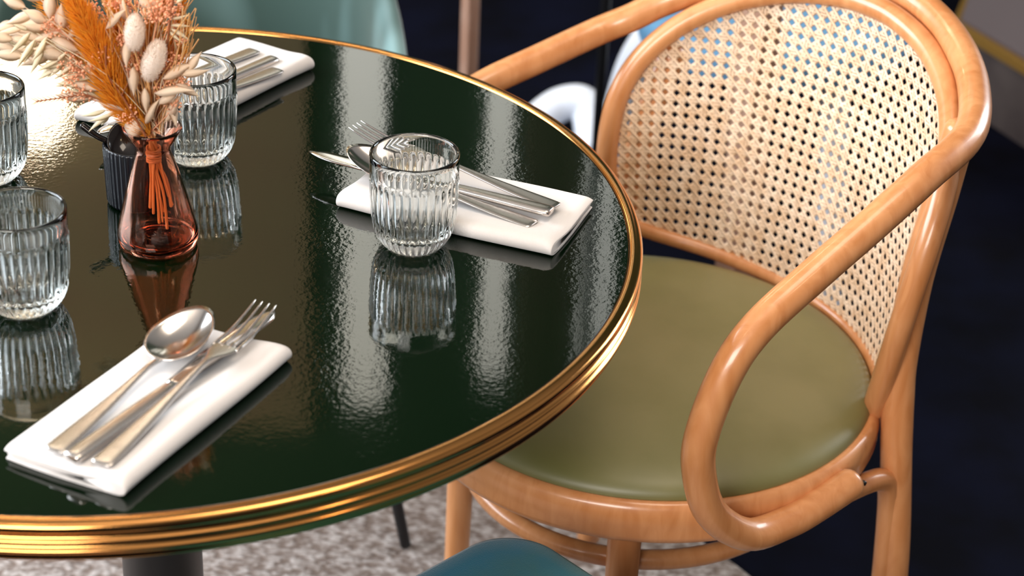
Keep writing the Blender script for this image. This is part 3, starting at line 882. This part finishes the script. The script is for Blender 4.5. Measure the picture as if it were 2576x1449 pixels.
for l_ in (0, 1):
    for i in range(nr):
        for k in range(ns):
            a = l_ * (nr + 1) * ns + i * ns + k; b = l_ * (nr + 1) * ns + i * ns + (k + 1) % ns
            q = (a, a + ns, b + ns, b); F_.append(q if l_ == 0 else q[::-1])
a0 = nr * ns; a1 = (nr + 1) * ns + nr * ns
for k in range(ns): F_.append((a0 + (k + 1) % ns, a0 + k, a1 + k, a1 + (k + 1) % ns))
mesh_obj('bowl', V_, F_, M_potin, bs)
mesh_obj('handle', *tube_geo(cat_rom([(0.0, 0.006, -0.006), (-0.012, 0.004, 0.004), (-0.024, 0.002, 0.011), (-0.037, 0.004, 0.020)], 6), [0.0030] * 8 + [0.0036] * 6 + [0.0040] * 5, 10, flat=0.75), M_potin, bs)

# ------------------------------------------------------------------ cane armchair (local x = forward, y = left)
CX, CY, PHI = 0.4812, 0.2347, radians(216)
ch = thing('cane_armchair', 'bentwood armchair with cane back and olive leather seat', 'armchair', (CX, CY, 0), PHI)
A0 = pi            # back direction in local space
BO = radians(4)    # the back sits a little off the arm axis
def cyl(th_deg, r, z):
    a = A0 + BO + radians(th_deg)
    return (r * cos(a), r * sin(a), z)
# seat ring
ring = [(0.214, 0.418), (0.240, 0.418), (0.2455, 0.4215), (0.2475, 0.428), (0.2468, 0.4345), (0.2480, 0.440), (0.2482, 0.450), (0.2465, 0.4585), (0.2435, 0.4630), (0.239, 0.4650), (0.2355, 0.4640), (0.2335, 0.458), (0.214, 0.455), (0.214, 0.418)]
mesh_obj('seat_ring', *lathe_geo(ring, 128), M_wood, ch)
cu = [(0.0, 0.452), (0.222, 0.452), (0.2335, 0.4545), (0.2362, 0.4610), (0.2350, 0.4685), (0.2300, 0.4745), (0.2200, 0.4800), (0.2, 0.4860), (0.16, 0.4915), (0.11, 0.4945), (0.05, 0.4955), (0.0, 0.4955)]
def curf(r, z, a, i):
    return r * (1 + 0.004 * sin(3 * a + 1)) if i > 2 else r
mesh_obj('seat_cushion', *lathe_geo(cat_rom(cu, 3), 96, curf), M_cush, ch)
# arm and top rail (one bent piece)
nearp = [(-0.06, 0.252, 0.447), (-0.012, 0.256, 0.44), (0.025, 0.258, 0.437), (0.08, 0.26, 0.445), (0.131, 0.262, 0.491), (0.154, 0.264, 0.549), (0.155, 0.266, 0.593), (0.135, 0.268, 0.65), (0.103, 0.268, 0.685),
         (0.041, 0.266, 0.717), (-0.03, 0.262, 0.748), (-0.096, 0.253, 0.772)]
farp = [(-0.115, -0.264, 0.726), (-0.038, -0.268, 0.708), (0.03, -0.268, 0.694), (0.095, -0.268, 0.670), (0.135, -0.268, 0.635), (0.154, -0.266, 0.585), (0.150, -0.264, 0.540),
        (0.128, -0.262, 0.490), (0.08, -0.26, 0.446), (0.025, -0.258, 0.437), (-0.012, -0.256, 0.44), (-0.06, -0.252, 0.447)]
back = [(r * cos(radians(a) - PHI), r * sin(radians(a) - PHI), z) for a, r, z in
        [(-14, .289, .782), (3, .299, .792), (16, .306, .806), (29, .312, .818), (42, .316, .822), (55, .315, .815), (68, .309, .799), (79, .302, .778), (88, .297, .758), (95, .290, .741)]]
arm = cat_rom(nearp + back + farp, 7)
mesh_obj('arm_rail', *tube_geo(arm, 0.0158, 18), M_wood, ch)
# back hoop
KF = 0.14
def rad_at(z): return 0.240 + KF * (z - 0.47)
half = [(-54, .462), (-57, .50), (-59, .55), (-59.5, .60), (-57.5, .655), (-52.5, .700), (-44, .740), (-33, .772), (-20, .795), (-8, .806), (0, .808)]
hoopth = half + [(-a, b) for a, b in half[::-1][1:]]
hp = cat_rom([(a, b) for a, b in hoopth], 6)
mesh_obj('back_hoop', *tube_geo([cyl(a, rad_at(z), z) for a, z in hp], 0.0122, 14), M_wood, ch)
rail = [(-54, .466), (-45, .464), (-30, .462), (-15, .464), (0, .466), (15, .470), (30, .478), (45, .490), (55, .505)]
rp = cat_rom(rail, 5)
mesh_obj('lower_rail', *tube_geo([cyl(a, 0.2445, z + 0.006) for a, z in rp], 0.0085, 10), M_wood, ch)
# woven cane panel: real strands over a curved sheet
poly = [(radians(a) * 0.26, z) for a, z in hp] + [(radians(a) * 0.26, z) for a, z in rp[::-1]]
def inside(x, y):
    c = False; n = len(poly); j = n - 1
    for i in range(n):
        xi, yi = poly[i]; xj, yj = poly[j]
        if (yi > y) != (yj > y) and x < (xj - xi) * (y - yi) / (yj - yi) + xi: c = not c
        j = i
    return c
PT = 0.0125
GV, GF = [], []
def surf(s, z, off):
    r = rad_at(z) + off
    a = A0 + BO + s / 0.26
    return (r * cos(a), r * sin(a), z)
def strand(p, q, wd, off, wave, ph):
    """p, q = end points in (s, z) sheet space"""
    d = Vector((q[0] - p[0], q[1] - p[1])); ln = d.length; d.normalize(); n_ = Vector((-d.y, d.x))
    steps = int(ln / (PT / 2)); prev = None
    for i in range(steps + 1):
        t = i * PT / 2
        s, z = p[0] + d.x * t, p[1] + d.y * t
        if not inside(s, z) or z > 0.81 or z < 0.455: prev = None; continue
        o_ = off + wave * (1 if (i + ph) % 2 else -1)
        base = len(GV)
        for sg, oo in ((-1, -0.00005), (0, -0.00032), (1, -0.00005)):
            GV.append(surf(s + n_.x * wd * 0.5 * sg, z + n_.y * wd * 0.5 * sg, o_ + oo))
        GV.append(surf(s, z, o_ + 0.0005))
        if prev is not None:
            for k in range(4):
                k2 = (k + 1) % 4
                GF.append((prev + k, prev + k2, base + k2, base + k))
        prev = base
S0, S1, Z0, Z1 = -0.285, 0.285, 0.445, 0.82
nc = int((S1 - S0) / PT) + 1; nrw = int((Z1 - Z0) / PT) + 1
for i in range(nc):
    s = S0 + i * PT
    for o_ in (-0.0015, 0.0015): strand((s + o_, Z0), (s + o_, Z0 + nrw * PT), 0.0026, 0.0, 0.00035, i)
for j in range(nrw):
    z = Z0 + j * PT
    for o_ in (-0.0015, 0.0015): strand((S0, z + o_), (S0 + nc * PT, z + o_), 0.0026, 0.0, 0.00035, j + 1)
W_ = nc * PT; H_ = nrw * PT
for k in range(-nrw - 1, nc + 1):
    s = S0 + (k + 0.5) * PT
    strand((s, Z0), (s + H_, Z0 + H_), 0.0037, -0.0003, 0.0, 0)
    strand((s, Z0 + H_), (s + H_, Z0), 0.0037, 0.0003, 0.0, 0)
mesh_obj('cane_panel', GV, GF, M_cane, ch)
# rear legs rising to the top rail, front legs, braces, stretcher
def pol(deg, r, z):   # world angle about the seat centre -> local
    a = radians(deg) - PHI
    return (r * cos(a), r * sin(a), z)
mesh_obj('leg', *tube_geo(cat_rom([pol(-17, 0.302, 0.0215), pol(-17, 0.292, 0.15), pol(-17, 0.284, 0.296), pol(-16, 0.268, 0.43), pol(-15, 0.262, 0.485), pol(-14, 0.259, 0.529), pol(-11, 0.262, 0.614), pol(-7, 0.274, 0.695), pol(-5, 0.280, 0.735), pol(-4, 0.285, 0.765)], 6),
      [0.0150 + 0.0015 * min(1, i / 20) for i in range(55)], 16), M_wood, ch)
mesh_obj('leg', *tube_geo(cat_rom([pol(96, 0.300, 0.0215), pol(96, 0.288, 0.15), pol(96, 0.276, 0.30), pol(95, 0.266, 0.44), pol(93, 0.268, 0.52), pol(90, 0.282, 0.62), pol(85, 0.300, 0.70)], 6),
      [0.0150 + 0.0020 * min(1, i / 20) for i in range(37)], 16), M_wood, ch)
mesh_obj('leg', *tube_geo([pol(263.5, 0.212, 0.020), pol(263.5, 0.205, 0.2), pol(263.5, 0.198, 0.421)], [0.0120, 0.0150, 0.0172], 16), M_wood, ch)
mesh_obj('leg', *tube_geo([pol(170, 0.200, 0.020), pol(170, 0.196, 0.2), pol(170, 0.192, 0.421)], [0.0120, 0.0140, 0.0160], 16), M_wood, ch)
for sgn in (1, -1):
    pts = [(-36, .236, .409), (-27, .250, .409), (-20.5, .262, .400), (-18.5, .268, .380), (-18, .2715, .340), (-18, .2745, .29), (-18, .278, .22)]
    if sgn < 0: pts = [(80 - a, r, z) for a, r, z in pts]
    mesh_obj('knee_brace', *tube_geo(cat_rom([pol(*q) for q in pts], 6), 0.0115, 12), M_wood, ch)
mesh_obj('ring_stretcher', *tube_geo([(0.178 * cos(a) + 0.004, 0.178 * sin(a), 0.352) for a in [2 * pi * k / 72 for k in range(72)]], 0.0105, 12, closed=True), M_wood, ch)
for (a_, z_) in ((-51, .432), (-46, .434), (-37.5, .443)):
    x, y, z = pol(a_, 0.2660, z_)
    v, f = lathe_geo([(0, 0.0022), (0.0022, 0.002), (0.0026, 0.0), (0.0026, -0.004)], 12)
    dirv = Vector((x, y, 0)).normalized(); q = dirv.to_track_quat('Z', 'Y')
    mesh_obj('screw', [tuple(Vector((x, y, z)) + q @ Vector(t_)) for t_ in v], f, M_black, ch)

# ------------------------------------------------------------------ velvet chairs
def sq_seat(hw, z0, z1, n=5.0):
    V_, F_ = [], []
    lv = [(0.94, z0), (0.985, z0 + 0.008), (1.0, z0 + 0.025), (1.0, z1 - 0.032), (0.993, z1 - 0.018), (0.975, z1 - 0.008), (0.94, z1 - 0.002), (0.88, z1), (0.6, z1 + 0.003), (0.3, z1 + 0.004)]
    seg = 96
    for s, z in lv:
        h_ = hw * s; rr = 0.052
        for k in range(seg):
            q = k * 4 // seg; a = radians(90 * q) + (pi / 2) * (k % (seg // 4)) / (seg // 4 - 1)
            cx_ = (h_ - rr) * (1 if q in (0, 3) else -1); cy2 = (h_ - rr) * (1 if q in (0, 1) else -1)
            V_.append((cx_ + rr * cos(a), cy2 + rr * sin(a), z))
    for i in range(len(lv) - 1):
        for k in range(seg):
            k2 = (k + 1) % seg; F_.append((i * seg + k, i * seg + k2, (i + 1) * seg + k2, (i + 1) * seg + k))
    F_.append(tuple(range(seg))[::-1]); F_.append(tuple((len(lv) - 1) * seg + k for k in range(seg)))
    return V_, F_
def velvet_shell(name, label, loc, rz, m_, rin, zs, zt, half_deg, legm, th=0.035):
    """tub chair: round seat, wrap-around back shell, thin black legs; local +x = front"""
    t = thing(name, label, 'chair', loc, rz)
    mesh_obj('seat', *sq_seat(rin, zs - 0.085, zs), m_, t)
    V_, F_ = [], []
    na, nz = 48, 12
    for i in range(na + 1):
        a = radians(180 - half_deg + 2 * half_deg * i / na)
        e = (1 + cos(pi * abs(2 * i / na - 1))) / 2
        top = zs + 0.03 + (zt - zs - 0.03) * e ** 0.8
        for j in range(nz):
            b = 2 * pi * j / nz
            zc = (zs - 0.03 + top) / 2; hz = (top - zs + 0.03) / 2
            rr = rin + 0.012 + th * 0.5 * cos(b) + 0.05 * ((zc + hz * sin(b)) - zs)
            V_.append((rr * cos(a), rr * sin(a), zc + hz * (abs(sin(b)) ** 0.5) * (1 if sin(b) >= 0 else -1)))
    for i in range(na):
        for j in range(nz):
            j2 = (j + 1) % nz; F_.append((i * nz + j, (i + 1) * nz + j, (i + 1) * nz + j2, i * nz + j2))
    F_.append(tuple(range(nz))); F_.append(tuple(na * nz + j for j in range(nz))[::-1])
    o = mesh_obj('back_shell', V_, F_, m_, t); subsurf(o, 1)
    for sx, sy in ((1, 1), (1, -1), (-1, 1), (-1, -1)):
        mesh_obj('leg', *tube_geo([(0.300 * sx, 0.308 * sy, 0.0045), (0.225 * sx, 0.232 * sy, zs - 0.08)], [0.0070, 0.011], 10), legm, t)
    return t
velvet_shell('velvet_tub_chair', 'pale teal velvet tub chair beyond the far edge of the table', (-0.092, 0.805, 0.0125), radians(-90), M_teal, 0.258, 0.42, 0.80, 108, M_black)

# near chair: rounded-square velvet seat, one corner in view at the bottom
nc_ = thing('velvet_side_chair', 'deep teal velvet chair tucked under the near table edge', 'chair', (0.347, -0.418, 0.0125), radians(135))
mesh_obj('seat', *sq_seat(0.232, 0.41, 0.497), M_teal2, nc_)
V_, F_ = [], []
for i in range(25):
    y = -0.17 + 0.34 * i / 24; e = 1 - abs(i / 12 - 1) ** 4
    for j in range(12):
        b = 2 * pi * j / 12
        V_.append((-0.235 - 0.02 * cos(b) + 0.03 * (i / 12 - 1) ** 2, y, 0.58 + (0.04 + 0.085 * e) * sin(b)))
for i in range(24):
    for j in range(12):
        j2 = (j + 1) % 12; F_.append((i * 12 + j, i * 12 + j2, (i + 1) * 12 + j2, (i + 1) * 12 + j))
F_.append(tuple(range(12))[::-1]); F_.append(tuple(24 * 12 + j for j in range(12)))
subsurf(mesh_obj('backrest', V_, F_, M_teal2, nc_))
for s in (-1, 1):
    mesh_obj('back_post', *tube_geo([(-0.215, 0.12 * s, 0.42), (-0.235, 0.12 * s, 0.56)], 0.009, 8), M_black, nc_)
    for x in (-0.16, 0.16):
        mesh_obj('leg', *tube_geo([(x * 1.06, 0.16 * s * 1.06, 0.0045), (x, 0.16 * s, 0.415)], [0.007, 0.011], 10), M_black, nc_)

# pale blue chair behind the cane back
bc = thing('pale_blue_chair', 'pale blue chair with white curved legs behind the cane back', 'chair', (0.72, 1.32, 0.0), radians(200))
seat = [(0.0, 0.40), (0.185, 0.40), (0.205, 0.412), (0.208, 0.435), (0.198, 0.452), (0.16, 0.462), (0.0, 0.466)]
mesh_obj('seat', *lathe_geo(cat_rom(seat, 3), 64), M_blue, bc)
def wl(pts, r): # world -> chair local
    out = []
    c2, s2 = cos(-radians(200)), sin(-radians(200))
    for x, y, z in pts:
        dx, dy = x - 0.72, y - 1.32
        out.append((dx * c2 - dy * s2, dx * s2 + dy * c2, z))
    return tube_geo(cat_rom(out, 8), r, 14)
mesh_obj('leg', *wl([(0.66, 1.42, 0.41), (0.60, 1.55, 0.36), (0.54, 1.62, 0.24), (0.515, 1.66, 0.10), (0.51, 1.68, 0.0)], 0.032), M_white, bc)
mesh_obj('leg', *wl([(0.36, 1.77, 0.025), (0.405, 1.80, 0.055), (0.45, 1.80, 0.065), (0.468, 1.78, 0.04), (0.475, 1.74, 0.0)], 0.033), M_white, bc)
mesh_obj('leg', *wl([(0.80, 1.20, 0.41), (0.82, 1.17, 0.2), (0.83, 1.15, 0.0)], 0.02), M_white, bc)
mesh_obj('leg', *wl([(0.84, 1.42, 0.41), (0.86, 1.46, 0.2), (0.87, 1.48, 0.0)], 0.02), M_white, bc)
